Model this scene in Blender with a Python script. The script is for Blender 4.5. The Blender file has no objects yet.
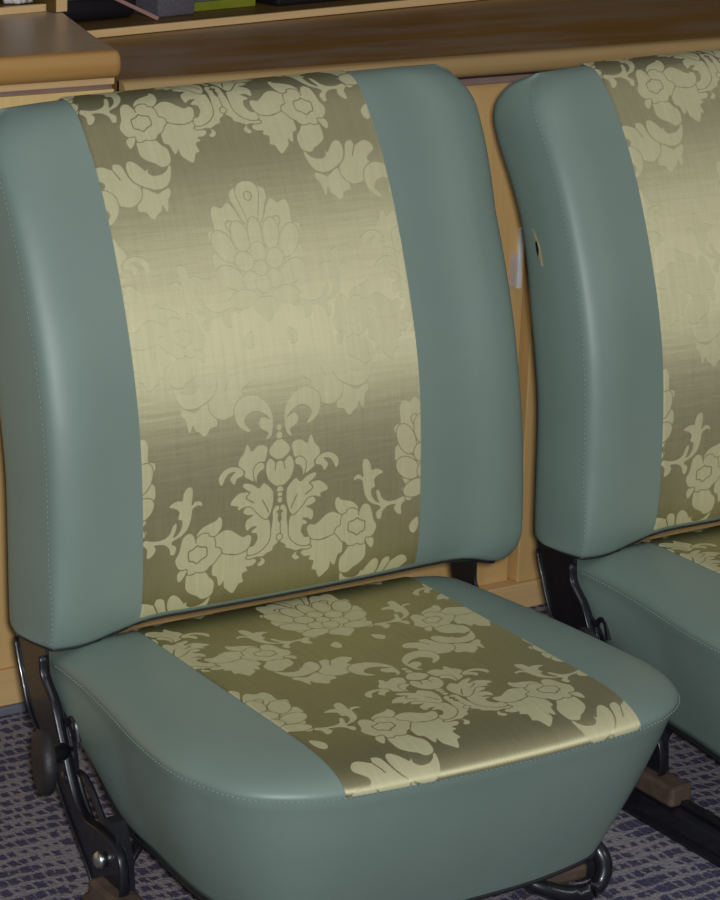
import bpy, bmesh, math, random
import numpy as np
from mathutils import Vector, Matrix
random.seed(7)
C = bpy.context.scene.collection
PI = math.pi

# ------------------------------------------------------------------ helpers
def mesh_obj(name, verts, faces, mat, parent=None, smooth=True):
    me = bpy.data.meshes.new(name)
    me.from_pydata([tuple(map(float, v)) for v in verts], [], faces)
    if smooth:
        me.polygons.foreach_set('use_smooth', [True]*len(me.polygons))
    me.materials.append(mat); me.update()
    o = bpy.data.objects.new(name, me); C.objects.link(o)
    if parent: o.parent = parent
    return o

def bm_obj(name, bm, mat, parent=None, smooth=False, angle=None):
    bmesh.ops.recalc_face_normals(bm, faces=bm.faces)
    me = bpy.data.meshes.new(name); bm.to_mesh(me); bm.free()
    me.materials.append(mat)
    if smooth:
        me.polygons.foreach_set('use_smooth', [True]*len(me.polygons))
        if angle: me.set_sharp_from_angle(angle=angle)
    o = bpy.data.objects.new(name, me); C.objects.link(o)
    if parent: o.parent = parent
    return o

def add_box(bm, x0, x1, y0, y1, z0, z1, bev=0.0, seg=2):
    r = bmesh.ops.create_cube(bm, size=1)
    for v in r['verts']:
        v.co = Vector(((x0+x1)/2+v.co.x*(x1-x0), (y0+y1)/2+v.co.y*(y1-y0), (z0+z1)/2+v.co.z*(z1-z0)))
    if bev:
        es = list({e for v in r['verts'] for e in v.link_edges})
        bmesh.ops.bevel(bm, geom=es, offset=bev, segments=seg, affect='EDGES', profile=.5)

def add_prism(bm, poly, axis, a0, a1):
    """extrude a closed 2-D outline along an axis (0: outline is (y, z), 1: (x, z), 2: (x, y))"""
    def P(q, a):
        return {0: (a, q[0], q[1]), 1: (q[0], a, q[1]), 2: (q[0], q[1], a)}[axis]
    A = [bm.verts.new(P(q, a0)) for q in poly]; B = [bm.verts.new(P(q, a1)) for q in poly]
    n = len(poly)
    for i in range(n):
        bm.faces.new((A[i], A[(i+1) % n], B[(i+1) % n], B[i]))
    bm.faces.new(A[::-1]); bm.faces.new(B)

def add_tube(bm, pts, r, n=10, flat=1.0):
    pts = [Vector(q) for q in pts]; rings = []
    for i, q in enumerate(pts):
        t = (pts[min(i+1, len(pts)-1)]-pts[max(i-1, 0)]).normalized()
        u = t.cross(Vector((1, 0, 0)))
        if u.length < .2: u = t.cross(Vector((0, 0, 1)))
        u.normalize(); w = t.cross(u)
        rr = r[i] if isinstance(r, (list, tuple)) else r
        rings.append([bm.verts.new(q+u*math.cos(a)*rr+w*math.sin(a)*rr*flat) for a in [2*PI*k/n for k in range(n)]])
    for a, b in zip(rings, rings[1:]):
        for k in range(n): bm.faces.new((a[k], a[(k+1) % n], b[(k+1) % n], b[k]))
    bm.faces.new(rings[0][::-1]); bm.faces.new(rings[-1])

def spline(P, n=6, closed=False):
    P = np.array(P, float); m = len(P); Q = []
    for i in range(m if closed else m-1):
        g = (lambda k: P[k % m]) if closed else (lambda k: P[min(max(k, 0), m-1)])
        a, b, c, d = g(i-1), g(i), g(i+1), g(i+2)
        for k in range(n):
            t = k/n
            Q.append(.5*((2*b)+(-a+c)*t+(2*a-5*b+4*c-d)*t*t+(-a+3*b-3*c+d)*t**3))
    if not closed: Q.append(P[-1])
    return np.array(Q)

def arclen(Cv):
    return np.concatenate([[0], np.cumsum(np.linalg.norm(np.diff(Cv, axis=0), axis=1))])

def resample(Cv, ts):
    A = arclen(Cv); s = np.array(ts)*A[-1]
    return np.stack([np.interp(s, A, Cv[:, k]) for k in range(Cv.shape[1])], 1)

def tag(o, label=None, cat=None, group=None, kind=None):
    if label: o['label'] = label
    if cat: o['category'] = cat
    if group: o['group'] = group
    if kind: o['kind'] = kind
    return o

def empty(name, loc, label, cat, group=None):
    o = bpy.data.objects.new(name, None); C.objects.link(o); o.location = loc
    o.empty_display_size = .05
    return tag(o, label, cat, group)

def copy_tree(o, parent=None):
    kids = list(o.children)
    c = o.copy(); C.objects.link(c)
    if parent: c.parent = parent
    for k in kids: copy_tree(k, c)
    return c

GROUND_LO, GROUND_HI = (84, 80, 30), (108, 104, 52)
FIG_LO, FIG_HI = (176, 171, 131), (196, 191, 152)
GM, FM, GR, SHEEN = .78, .26, .9, (218, 211, 176)
ANISO, AROT = .70, .25
T_OFF = .0330
FLASH, CEIL, SHEEN_FILL, WORLD = 46, 6, 12.5, .17

# ------------------------------------------------------------------ materials
def lin(c):
    return tuple(((v/255)/12.92 if v/255 <= .04045 else ((v/255+.055)/1.055)**2.4) for v in c)+(1,)

class NT:
    def __init__(s, name):
        s.m = bpy.data.materials.new(name); s.m.use_nodes = True
        s.t = s.m.node_tree; s.b = s.t.nodes['Principled BSDF']
    def n(s, typ, **kw):
        nd = s.t.nodes.new(typ)
        for k, v in kw.items():
            if isinstance(v, tuple) and k == 'ins': pass
            else: setattr(nd, k, v)
        return nd
    def l(s, a, b): s.t.links.new(a, b)
    def val(s, nd, **kw):
        for k, v in kw.items(): nd.inputs[k.replace('_', ' ')].default_value = v
        return nd
    def math(s, op, a, b=None, c=None):
        nd = s.n('ShaderNodeMath', operation=op)
        for i, x in enumerate((a, b, c)):
            if x is None: continue
            if isinstance(x, (int, float)): nd.inputs[i].default_value = x
            else: s.l(x, nd.inputs[i])
        return nd.outputs[0]
    def coords(s, scale=(1, 1, 1), src='Object', rot=(0, 0, 0)):
        tc = s.n('ShaderNodeTexCoord'); mp = s.n('ShaderNodeMapping')
        mp.inputs['Scale'].default_value = scale; mp.inputs['Rotation'].default_value = rot
        s.l(tc.outputs[src], mp.inputs[0]); return mp.outputs[0]
    def noise(s, vec, scale, detail=3, rough=.5):
        nd = s.n('ShaderNodeTexNoise'); nd.inputs['Scale'].default_value = scale
        nd.inputs['Detail'].default_value = detail; nd.inputs['Roughness'].default_value = rough
        s.l(vec, nd.inputs['Vector']); return nd.outputs['Fac']
    def ramp(s, fac, stops):
        nd = s.n('ShaderNodeValToRGB'); e = nd.color_ramp.elements
        while len(e) < len(stops): e.new(.5)
        for q, (p_, c) in zip(e, stops): q.position = p_; q.color = c
        s.l(fac, nd.inputs[0]); return nd.outputs[0]
    def mix(s, fac, a, b, mode='MIX'):
        nd = s.n('ShaderNodeMix', data_type='RGBA', blend_type=mode)
        for i, x in ((0, fac), (6, a), (7, b)):
            if isinstance(x, (int, float)): nd.inputs[i].default_value = x
            elif isinstance(x, tuple): nd.inputs[i].default_value = x
            else: s.l(x, nd.inputs[i])
        return nd.outputs[2]
    def bump(s, h, strength, dist):
        nd = s.n('ShaderNodeBump'); nd.inputs['Strength'].default_value = strength
        nd.inputs['Distance'].default_value = dist; s.l(h, nd.inputs['Height']); s.l(nd.outputs[0], s.b.inputs['Normal'])

def mat_vinyl(name, rgb, rough=.42):
    N = NT(name); v = N.coords()
    big = N.noise(v, 7, 3); col = N.mix(big, lin(tuple(c*.95 for c in rgb)), lin(tuple(min(255, c*1.05) for c in rgb)))
    N.l(col, N.b.inputs['Base Color'])
    N.b.inputs['Roughness'].default_value = rough; N.b.inputs['Specular IOR Level'].default_value = .55
    vo = N.n('ShaderNodeTexVoronoi'); vo.inputs['Scale'].default_value = 900; N.l(v, vo.inputs['Vector'])
    soft = N.noise(v, 14, 2)
    h = N.math('ADD', N.math('MULTIPLY', vo.outputs['Distance'], .12), N.math('MULTIPLY', soft, 4.0))
    N.bump(h, .35, .0006)
    return N.m

def mat_plain(name, rgb, rough=.5, metal=0.0, nscale=40, amt=.12, bump=0.0, spec=.5, coat=0):
    N = NT(name); v = N.coords(); f = N.noise(v, nscale, 4)
    N.l(N.mix(f, lin(tuple(c*(1-amt) for c in rgb)), lin(tuple(min(255, c*(1+amt)) for c in rgb))), N.b.inputs['Base Color'])
    N.b.inputs['Roughness'].default_value = rough; N.b.inputs['Metallic'].default_value = metal
    N.b.inputs['Specular IOR Level'].default_value = spec; N.b.inputs['Coat Weight'].default_value = coat
    if bump: N.bump(f, bump, .001)
    return N.m

def mat_steel(name):
    """black enamelled steel, scuffed to rust brown in places"""
    N = NT(name); v = N.coords()
    f = N.noise(v, 22, 6, .65)
    col = N.ramp(f, [(0, lin((14, 14, 20))), (.64, lin((24, 23, 30))), (.72, lin((70, 54, 48))), (1, lin((104, 86, 76)))])
    N.l(col, N.b.inputs['Base Color'])
    r = N.ramp(f, [(0, (.22,)*3+(1,)), (.64, (.36,)*3+(1,)), (.7, (.75,)*3+(1,))]); N.l(r, N.b.inputs['Roughness'])
    N.b.inputs['Coat Weight'].default_value = .3
    N.bump(N.noise(v, 120, 4), .25, .0008)
    return N.m

def mat_wood(name, c1, c2, axis, rough=.5, spec=.4, scale=1.0, reflect_rgb=None):
    N = NT(name)
    sc = [38*scale]*3; sc[axis] = 2.2*scale
    v = N.coords(tuple(sc)); f = N.noise(v, 1.0, 6, .6)
    sc2 = [160*scale]*3; sc2[axis] = 6*scale
    g = N.noise(N.coords(tuple(sc2)), 1.0, 3)
    col = N.ramp(N.math('ADD', N.math('MULTIPLY', f, .7), N.math('MULTIPLY', g, .3)), [(.3, lin(c1)), (.7, lin(c2))])
    if reflect_rgb:  # blotches of a second tone painted in as reflections
        w = N.noise(N.coords((1.5, 5, 1)), 3.0, 5, .6)
        col = N.mix(N.ramp(w, [(.42, (0, 0, 0, 1)), (.62, (1, 1, 1, 1))]), col, lin(reflect_rgb))
    N.l(col, N.b.inputs['Base Color'])
    N.b.inputs['Roughness'].default_value = rough; N.b.inputs['Specular IOR Level'].default_value = spec
    N.bump(g, .15, .0005)
    return N.m

def mat_carpet():
    N = NT('carpet'); tc = N.n('ShaderNodeTexCoord')
    w = N.n('ShaderNodeTexNoise'); w.inputs['Scale'].default_value = 26; w.inputs['Detail'].default_value = 2
    N.l(tc.outputs['Object'], w.inputs['Vector'])
    off = N.n('ShaderNodeVectorMath', operation='MULTIPLY_ADD')
    N.l(w.outputs['Color'], off.inputs[0]); off.inputs[1].default_value = (.014, .016, 0); N.l(tc.outputs['Object'], off.inputs[2])
    w2 = N.n('ShaderNodeTexNoise'); w2.inputs['Scale'].default_value = 300; N.l(tc.outputs['Object'], w2.inputs['Vector'])
    off2 = N.n('ShaderNodeVectorMath', operation='MULTIPLY_ADD')
    N.l(w2.outputs['Color'], off2.inputs[0]); off2.inputs[1].default_value = (.006, .009, 0); N.l(off.outputs[0], off2.inputs[2])
    sp = N.n('ShaderNodeSeparateXYZ'); N.l(off2.outputs[0], sp.inputs[0])
    X = N.math('DIVIDE', sp.outputs[0], .0122); Y = N.math('DIVIDE', sp.outputs[1], .0185)
    row = N.math('FLOOR', Y); X2 = N.math('ADD', X, N.math('MULTIPLY', row, .37))
    cx = N.math('FLOOR', X2); fx = N.math('SUBTRACT', N.math('FRACT', X2), .5); fy = N.math('SUBTRACT', N.math('FRACT', Y), .5)
    cell = N.n('ShaderNodeCombineXYZ'); N.l(cx, cell.inputs[0]); N.l(row, cell.inputs[1])
    wn = N.n('ShaderNodeTexWhiteNoise', noise_dimensions='2D'); N.l(cell.outputs[0], wn.inputs['Vector'])
    d = N.math('MAXIMUM', N.math('MULTIPLY', N.math('ABSOLUTE', fx), 1.0), N.math('MULTIPLY', N.math('ABSOLUTE', fy), 1.3))
    # block-wise strength: light lanes run through the weave
    lane = N.noise(N.coords((16, 5, 1)), 1.6, 2)
    thr = N.math('ADD', N.math('MULTIPLY', wn.outputs['Value'], .26), N.math('MULTIPLY', N.math('SUBTRACT', lane, .5), .75))
    thr = N.math('ADD', thr, .30)
    m = N.math('SMOOTH_MIN', N.math('MAXIMUM', N.math('MULTIPLY', N.math('SUBTRACT', thr, d), 6), 0), 1.0, .1)
    fine = N.noise(tc.outputs['Object'], 420, 3, .7)
    base = N.mix(fine, lin((98, 94, 100)), lin((178, 170, 176)))
    dark = N.mix(fine, lin((52, 49, 68)), lin((98, 94, 122)))
    N.l(N.mix(m, base, dark), N.b.inputs['Base Color'])
    N.b.inputs['Roughness'].default_value = .95; N.b.inputs['Specular IOR Level'].default_value = .1
    N.bump(N.math('SUBTRACT', N.math('ADD', fine, N.noise(tc.outputs['Object'], 180, 2)), N.math('MULTIPLY', m, .5)), 1.0, .003)
    return N.m

def mat_damask():
    """satin damask: pale matt figure woven on a shiny olive satin ground"""
    N = NT('damask_satin')
    at = N.n('ShaderNodeAttribute', attribute_name='figure')
    mr = N.n('ShaderNodeMapRange'); N.l(at.outputs['Fac'], mr.inputs[0])
    mr.inputs[1].default_value = .00022; mr.inputs[2].default_value = -.00022
    fig = mr.outputs[0]
    uv = N.n('ShaderNodeUVMap', uv_map='cloth')
    def uvn(sx, sy, sc, det=3, ro=.6):
        mp = N.n('ShaderNodeMapping'); mp.inputs['Scale'].default_value = (sx, sy, 1); N.l(uv.outputs[0], mp.inputs[0])
        return N.noise(mp.outputs[0], sc, det, ro)
    warp = uvn(900, 14, 1.0); weft = uvn(30, 1100, 1.0); slub = uvn(180, 16, 1.0, 3)
    wr = uvn(9, 70, 1.0, 3)
    st = N.math('ADD', N.math('MULTIPLY', warp, .5), N.math('ADD', N.math('MULTIPLY', weft, .3), N.math('MULTIPLY', slub, .45)))
    g = N.ramp(st, [(.40, lin(GROUND_LO)), (.85, lin(GROUND_HI))])
    f = N.ramp(st, [(.35, lin(FIG_LO)), (.85, lin(FIG_HI))])
    N.l(N.mix(fig, g, f), N.b.inputs['Base Color'])
    N.b.inputs['Roughness'].default_value = .6; N.b.inputs['Specular IOR Level'].default_value = .25
    gl = N.n('ShaderNodeBsdfAnisotropic'); gl.inputs['Roughness'].default_value = GR
    gl.inputs['Anisotropy'].default_value = ANISO; gl.inputs['Rotation'].default_value = AROT
    N.l(N.mix(st, lin(tuple(c*.86 for c in SHEEN)), lin(SHEEN)), gl.inputs['Color'])
    tg = N.n('ShaderNodeTangent', direction_type='UV_MAP', uv_map='cloth'); N.l(tg.outputs[0], gl.inputs['Tangent'])
    ms = N.n('ShaderNodeMixShader'); N.l(N.math('MULTIPLY_ADD', fig, FM-GM, GM), ms.inputs[0])
    N.l(N.b.outputs[0], ms.inputs[1]); N.l(gl.outputs[0], ms.inputs[2])
    N.l(ms.outputs[0], N.t.nodes['Material Output'].inputs[0])
    h = N.math('ADD', N.math('MULTIPLY', st, .5), N.math('MULTIPLY', wr, 2.0))
    h = N.math('ADD', h, N.math('MULTIPLY', fig, .5))
    nd = N.n('ShaderNodeBump'); nd.inputs['Strength'].default_value = .4
    nd.inputs['Distance'].default_value = .0003; N.l(h, nd.inputs['Height']); N.l(nd.outputs[0], N.b.inputs['Normal']); N.l(nd.outputs[0], gl.inputs['Normal'])
    return N.m


M = dict(
    vinyl=mat_vinyl('green_vinyl', (112, 128, 119), .48),
    damask=mat_damask(),
    thread=mat_plain('pale_thread', (127, 145, 137), .7),
    black_edge=mat_plain('black_piping', (22, 22, 26), .5),
    steel=mat_steel('black_enamelled_steel'),
    chrome=mat_plain('bright_metal', (200, 205, 200), .3, 1.0),
    rubber=mat_plain('ribbed_black_plastic', (30, 28, 31), .55, bump=.4, nscale=200),
    rust=mat_plain('rusty_steel', (84, 68, 58), .7, .3, 60, .35, .5),
    foam=mat_plain('yellow_foam', (150, 138, 96), .9),
    maple=mat_wood('maple_panel', (198, 158, 100), (212, 174, 116), 2),
    maple_h=mat_wood('maple_plinth', (200, 162, 110), (214, 178, 124), 0),
    nosing=mat_wood('amber_nosing', (162, 120, 64), (178, 136, 80), 0, .35, .5),
    edge=mat_wood('pale_edging', (196, 160, 112), (214, 180, 130), 0),
    rnosing=mat_wood('oak_nosing', (150, 122, 78), (168, 138, 92), 0, .4),
    mahog=mat_wood('brown_worktop', (118, 80, 32), (134, 96, 44), 0, .38, .6, reflect_rgb=(132, 108, 86)),  # grey patches paint the room's reflection into the brown
    ltop=mat_wood('greyed_worktop', (156, 134, 110), (166, 144, 120), 0, .35, .5),
    pale=mat_wood('pale_beech', (204, 172, 112), (220, 190, 130), 2, scale=1.4),
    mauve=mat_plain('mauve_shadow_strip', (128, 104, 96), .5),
    shelf=mat_wood('dark_shelf', (84, 62, 26), (98, 74, 32), 0),
    cove=mat_plain('grey_rubber_cove', (104, 104, 116), .6),
    white=mat_plain('white_plastic', (214, 208, 200), .35),
    lilac=mat_plain('lilac_tape', (190, 168, 160), .4),
    black=mat_plain('black_leatherette', (26, 24, 30), .3),
    greycloth=mat_plain('speckled_grey_cloth', (74, 70, 76), .9, nscale=400, amt=.5),
    lime=mat_plain('lime_cover', (116, 120, 28), .4),
    maroon=mat_plain('maroon_cover', (66, 26, 30), .5),
    pinkcard=mat_plain('pink_card', (150, 112, 104), .6),
    bag=mat_plain('white_polythene', (196, 190, 186), .3),
    carpet=mat_carpet(),
)

# ------------------------------------------------------------------ the damask figure
MOTIF = [
('f', [(0.08855, 0.2782), (0.08338, 0.27809), (0.07976, 0.2731), (0.07822, 0.26654), (0.07303, 0.26703), (0.0671, 0.26495), (0.06413, 0.26196), (0.07004, 0.26024), (0.07521, 0.25584), (0.07372, 0.24914), (0.07806, 0.2472), (0.07724, 0.23933), (0.07264, 0.23346), (0.06821, 0.23155), (0.0713, 0.23844), (0.07212, 0.24508), (0.06841, 0.24319), (0.06533, 0.2363), (0.06073, 0.23239), (0.05329, 0.23055), (0.04577, 0.23139), (0.03837, 0.23331), (0.03588, 0.22981), (0.04104, 0.22431), (0.0408, 0.21546), (0.04661, 0.21709), (0.05012, 0.22276), (0.04854, 0.2268), (0.05844, 0.22611), (0.06418, 0.22125), (0.06568, 0.2149), (0.06985, 0.21482), (0.07168, 0.22167), (0.06677, 0.22529), (0.0685, 0.22847), (0.07675, 0.2318), (0.08348, 0.23789), (0.08689, 0.24551), (0.08852, 0.25419), (0.08996, 0.25799), (0.09514, 0.25997), (0.09946, 0.25886), (0.09808, 0.26295), (0.09222, 0.26405), (0.0881, 0.26028), (0.0893, 0.27068)]),
('f', [(0.03814, 0.31444), (0.03712, 0.32061), (0.03164, 0.32558), (0.02559, 0.3267), (-0.002, 0.332), (-0.002, 0.24), (0.02495, 0.23941), (0.0356, 0.24488), (0.04022, 0.25205), (0.04107, 0.25993), (0.04336, 0.26671), (0.04936, 0.2727), (0.05009, 0.27792), (0.04929, 0.28548), (0.04478, 0.28869), (0.04244, 0.29473), (0.04453, 0.30137), (0.03997, 0.30456), (0.03912, 0.30825)]),
('f', [(0.04077, 0.24044), (0.03707, 0.24315), (0.02953, 0.24204), (0.02186, 0.23634), (0.02477, 0.23154), (0.03221, 0.22742), (0.03684, 0.23204)]),
('f', [(0.03017, 0.20063), (0.02619, 0.2059), (0.02039, 0.20867), (0.0185, 0.20322), (0.01985, 0.19604), (0.02386, 0.19222), (0.02819, 0.1944)]),
('s', [(0.04148, 0.30413), (0.03553, 0.30334), (0.03041, 0.29884), (0.02747, 0.29526)]),
('f', [(-0.00684, 0.29248), (-0.00305, 0.31633), (0.00741, 0.34696), (0.01243, 0.34651), (0.01851, 0.34363), (0.02025, 0.33726), (0.01744, 0.32978), (0.01241, 0.31796), (0.02119, 0.33099), (0.02591, 0.33258), (0.03092, 0.32857), (0.0347, 0.32978), (0.04017, 0.33083), (0.04372, 0.32433), (0.04316, 0.31513), (0.04341, 0.30897), (0.04987, 0.30684), (0.05018, 0.30069), (0.04507, 0.29356), (0.03599, 0.28381), (0.02701, 0.27412), (0.0135, 0.27546), (0.00341, 0.27646), (-0.00664, 0.27745)]),
('s', [(-0.00756, 0.33897), (-0.00509, 0.34184), (-0.0008, 0.34192), (0.00064, 0.33901), (-0.00336, 0.3355)]),
('s', [(0.00129, 0.32357), (0.0028, 0.32957), (0.00544, 0.33318), (0.01047, 0.33273), (0.0093, 0.32821), (0.00501, 0.32476), (0.00027, 0.3229)]),
('a', [(0, 0.352), (0.007, 0.3505), (0.0115, 0.346), (0.0125, 0.34), (0.01, 0.331), (0.007, 0.32), (0, 0.3)]),
('s', [(0, 0.333), (0.0035, 0.335), (0.004, 0.339), (0.002, 0.3415), (0, 0.342)]),
('s', [(0.01143, 0.3089), (0.0134, 0.30263), (0.02211, 0.31401), (0.02772, 0.31578), (0.03019, 0.31173), (0.02709, 0.30591), (0.02167, 0.30489)]),
('s', [(0.01629, 0.32527), (0.01202, 0.31494), (0.00521, 0.30796), (-0.00086, 0.30398)]),
('s', [(0.00216, 0.30218), (0.00752, 0.29562), (0.01795, 0.29614)]),
('s', [(0.03016, 0.28892), (0.02538, 0.29847), (0.01761, 0.30224)]),
('f', [(0.08128, -0.06671), (0.08857, -0.06894), (0.09504, -0.07109), (0.10775, -0.06418), (0.11132, -0.07329), (0.11697, -0.07855), (0.11768, -0.08574), (0.11008, -0.08743), (0.1069, -0.09265), (0.10283, -0.09463), (0.09861, -0.09034), (0.09402, -0.08758), (0.09201, -0.08191), (0.08857, -0.08945), (0.08644, -0.08613), (0.08442, -0.0773), (0.08057, -0.07222)]),
('f', [(0.12469, -0.04), (0.13256, -0.03812), (0.13465, -0.04338), (0.14278, -0.03983), (0.14934, -0.03919), (0.15449, -0.04252), (0.15601, -0.04855), (0.14649, -0.05525), (0.14609, -0.05932), (0.14797, -0.06194), (0.14182, -0.07031), (0.13718, -0.07072), (0.13714, -0.07712), (0.12617, -0.08094), (0.11785, -0.07863), (0.11154, -0.07251), (0.11059, -0.06362), (0.11692, -0.05766), (0.12075, -0.0514)]),
('s', [(0.13465, -0.04338), (0.13144, -0.04899), (0.12895, -0.05375)]),
('f', [(0.07577, -0.04007), (0.07697, -0.04684), (0.08164, -0.05137), (0.08799, -0.05356), (0.09514, -0.05335), (0.09905, -0.04956), (0.09784, -0.0453), (0.10133, -0.0481), (0.10417, -0.045), (0.10992, -0.03876), (0.116, -0.03673), (0.11976, -0.04128), (0.11954, -0.04965), (0.11517, -0.05751), (0.10958, -0.0611), (0.10427, -0.06388), (0.09445, -0.06705), (0.08432, -0.06538), (0.07824, -0.05923), (0.07478, -0.05078), (0.07379, -0.04325)]),
('f', [(0.03566, -0.00328), (0.04729, -0.00571), (0.05502, -0.00522), (0.06266, -0.00066), (0.06927, -0.00517), (0.07338, -0.01164), (0.07388, -0.02227), (0.06884, -0.02499), (0.06627, -0.03411), (0.06298, -0.03355), (0.06075, -0.03017), (0.06002, -0.03667), (0.0565, -0.04032), (0.05355, -0.04288), (0.0493, -0.04522), (0.04621, -0.04096), (0.04379, -0.03628), (0.03915, -0.03487), (0.04011, -0.03085), (0.04043, -0.02615), (0.03451, -0.02398), (0.03689, -0.02027), (0.0298, -0.01968), (0.02514, -0.01543), (0.03079, -0.01229), (0.03717, -0.01159), (0.03575, -0.00675)]),
('f', [(0.03158, 0.00996), (0.03538, 0.01222), (0.04052, 0.01085), (0.04689, 0.01443), (0.05326, 0.01916), (0.06097, 0.02084), (0.06879, 0.01735), (0.07272, 0.01502), (0.07553, 0.00424), (0.06647, 0.00278), (0.06397, -0.00087), (0.05755, -0.00331), (0.0524, -0.00422), (0.04727, -0.00513), (0.03952, -0.00366), (0.03497, -0.00087), (0.03231, 0.00414)]),
('f', [(0.06406, 0.03206), (0.06727, 0.03514), (0.07053, 0.03181), (0.0803, 0.02891), (0.08686, 0.02577), (0.09102, 0.02084), (0.09108, 0.01796), (0.0845, 0.0204), (0.07884, 0.01839), (0.07725, 0.01648), (0.07155, 0.01693), (0.06745, 0.02013), (0.06447, 0.02487)]),
('f', [(0.1012, -0.01848), (0.1024, -0.02461), (0.10145, -0.03346), (0.09461, -0.03914), (0.08836, -0.04192), (0.08394, -0.04581), (0.07816, -0.04556), (0.07284, -0.04228), (0.07118, -0.03435), (0.07234, -0.02854), (0.07693, -0.02411), (0.0815, -0.01822), (0.08795, -0.01633), (0.09535, -0.01679)]),
('f', [(0.10086, -0.01108), (0.10751, -0.01244), (0.11186, -0.01726), (0.10981, -0.02434), (0.10549, -0.0214), (0.10241, -0.01647)]),
('f', [(0.07881, 0.01983), (0.0845, 0.02069), (0.09026, 0.01808), (0.09228, 0.0149), (0.09592, 0.02154), (0.10081, 0.02295), (0.1058, 0.01932), (0.10807, 0.0132), (0.11024, 0.0049), (0.11405, -0.0015), (0.11197, -0.00847), (0.10783, -0.0122), (0.1009, -0.01212), (0.10033, -0.0176), (0.09543, -0.01828), (0.09123, -0.01642), (0.08639, -0.01784), (0.08061, -0.0169), (0.07719, -0.01313), (0.0722, -0.01057), (0.06881, -0.00597), (0.06463, -0.00169), (0.06581, 0.00317), (0.07096, 0.00524), (0.07119, 0.01024), (0.0732, 0.01567), (0.07805, 0.01708)]),
('s', [(0.09041, 0.01014), (0.09457, 0.00704), (0.09954, 0.00512), (0.10015, 0.00067), (0.0993, -0.00427), (0.09491, -0.00547), (0.0909, -0.00804), (0.08587, -0.00462), (0.08058, -0.00234), (0.07997, 0.00239), (0.08069, 0.0066), (0.08475, 0.0077), (0.088, 0.00835), (0.09041, 0.01014)]),
('s', [(0.09228, 0.0149), (0.09199, 0.01278)]),
('f', [(0.02372, -0.01149), (0.0194, -0.01564), (0.02405, -0.0199), (0.01966, -0.02174), (0.01569, -0.01851), (0.01684, -0.01522), (0.0212, -0.01247)]),
('f', [(0.0009, 0.0362), (0.00468, 0.03676), (0.00785, 0.03177), (0.0079, 0.02386), (0.00926, 0.01345), (0.01129, 0.00403), (0.01649, -0.00251), (0.02553, -0.0074), (0.03454, -0.00943), (0.03715, -0.01101), (0.03207, -0.0125), (0.02564, -0.01145), (0.01928, -0.01215), (0.01411, -0.00958), (0.0077, -0.0074), (0.00699, -0.00384), (0.00122, -6e-05), (0.00179, 0.0044), (-0.00079, 0.00822), (-0.00021, 0.01267), (-0.00026, 0.01834), (0.00223, 0.02247), (0.00156, 0.02822), (0.00407, 0.03066), (0.00091, 0.03283)]),
('f', [(0.03433, -0.00077), (0.03514, -0.0078), (0.02682, -0.00819), (0.01778, -0.00386), (0.01129, 0.00403), (0.01051, 0.01553), (0.01232, 0.02544), (0.01734, 0.03259), (0.02492, 0.03935), (0.03128, 0.04122), (0.03766, 0.04027), (0.04089, 0.03526), (0.03516, 0.03216), (0.02942, 0.03132), (0.03648, 0.02742), (0.03845, 0.02257), (0.0366, 0.01659), (0.03145, 0.01967), (0.02507, 0.01951), (0.03086, 0.01577), (0.03089, 0.01349), (0.02643, 0.01305), (0.02457, 0.00878), (0.02526, 0.00525), (0.02919, 5e-05)]),
('s', [(0.01233, 0.02431), (0.01382, 0.02804), (0.01545, 0.03062)]),
('f', [(0.00766, 0.04053), (0.00738, 0.04562), (0.00839, 0.05303), (0.01339, 0.05859), (0.01839, 0.06164), (0.02335, 0.05714), (0.03051, 0.06178), (0.03985, 0.06421), (0.04054, 0.06033), (0.03263, 0.05453), (0.03765, 0.05506), (0.04484, 0.05528), (0.05204, 0.05043), (0.05495, 0.04492), (0.04629, 0.04238), (0.04703, 0.03845), (0.0391, 0.0409), (0.03192, 0.04007), (0.02623, 0.03393), (0.02054, 0.02843), (0.01557, 0.02537), (0.0127, 0.02708), (0.00982, 0.0326)]),
('s', [(0.01267, 0.03217), (0.0162, 0.03925), (0.01976, 0.04504)]),
('s', [(0.03335, 0.05443), (0.03764, 0.04937), (0.02905, 0.04367)]),
('f', [(0.0135, 0.09472), (0.01719, 0.09854), (0.0243, 0.09882), (0.03124, 0.09416), (0.03359, 0.09942), (0.03653, 0.1015), (0.03979, 0.09362), (0.04394, 0.08932), (0.04595, 0.08405), (0.04368, 0.07936), (0.0386, 0.07632), (0.03922, 0.07122), (0.03344, 0.06701), (0.02913, 0.06512), (0.02992, 0.07128), (0.02794, 0.07906), (0.02234, 0.08295), (0.01666, 0.08312), (0.01472, 0.0896)]),
('f', [(0.01727, 0.0793), (0.0209, 0.08253), (0.02654, 0.0805), (0.02928, 0.07512), (0.02844, 0.06772), (0.02624, 0.06302), (0.02561, 0.06938), (0.02214, 0.07425), (0.0186, 0.07538)]),
('f', [(0.04222, 0.07831), (0.04803, 0.08126), (0.05525, 0.08214), (0.06241, 0.07927), (0.06737, 0.07355), (0.06657, 0.06735), (0.06366, 0.06586), (0.06083, 0.07194), (0.05657, 0.07631), (0.04939, 0.07731), (0.05363, 0.07295), (0.05502, 0.06961), (0.05064, 0.06456), (0.04782, 0.07), (0.04068, 0.07289)]),
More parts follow.
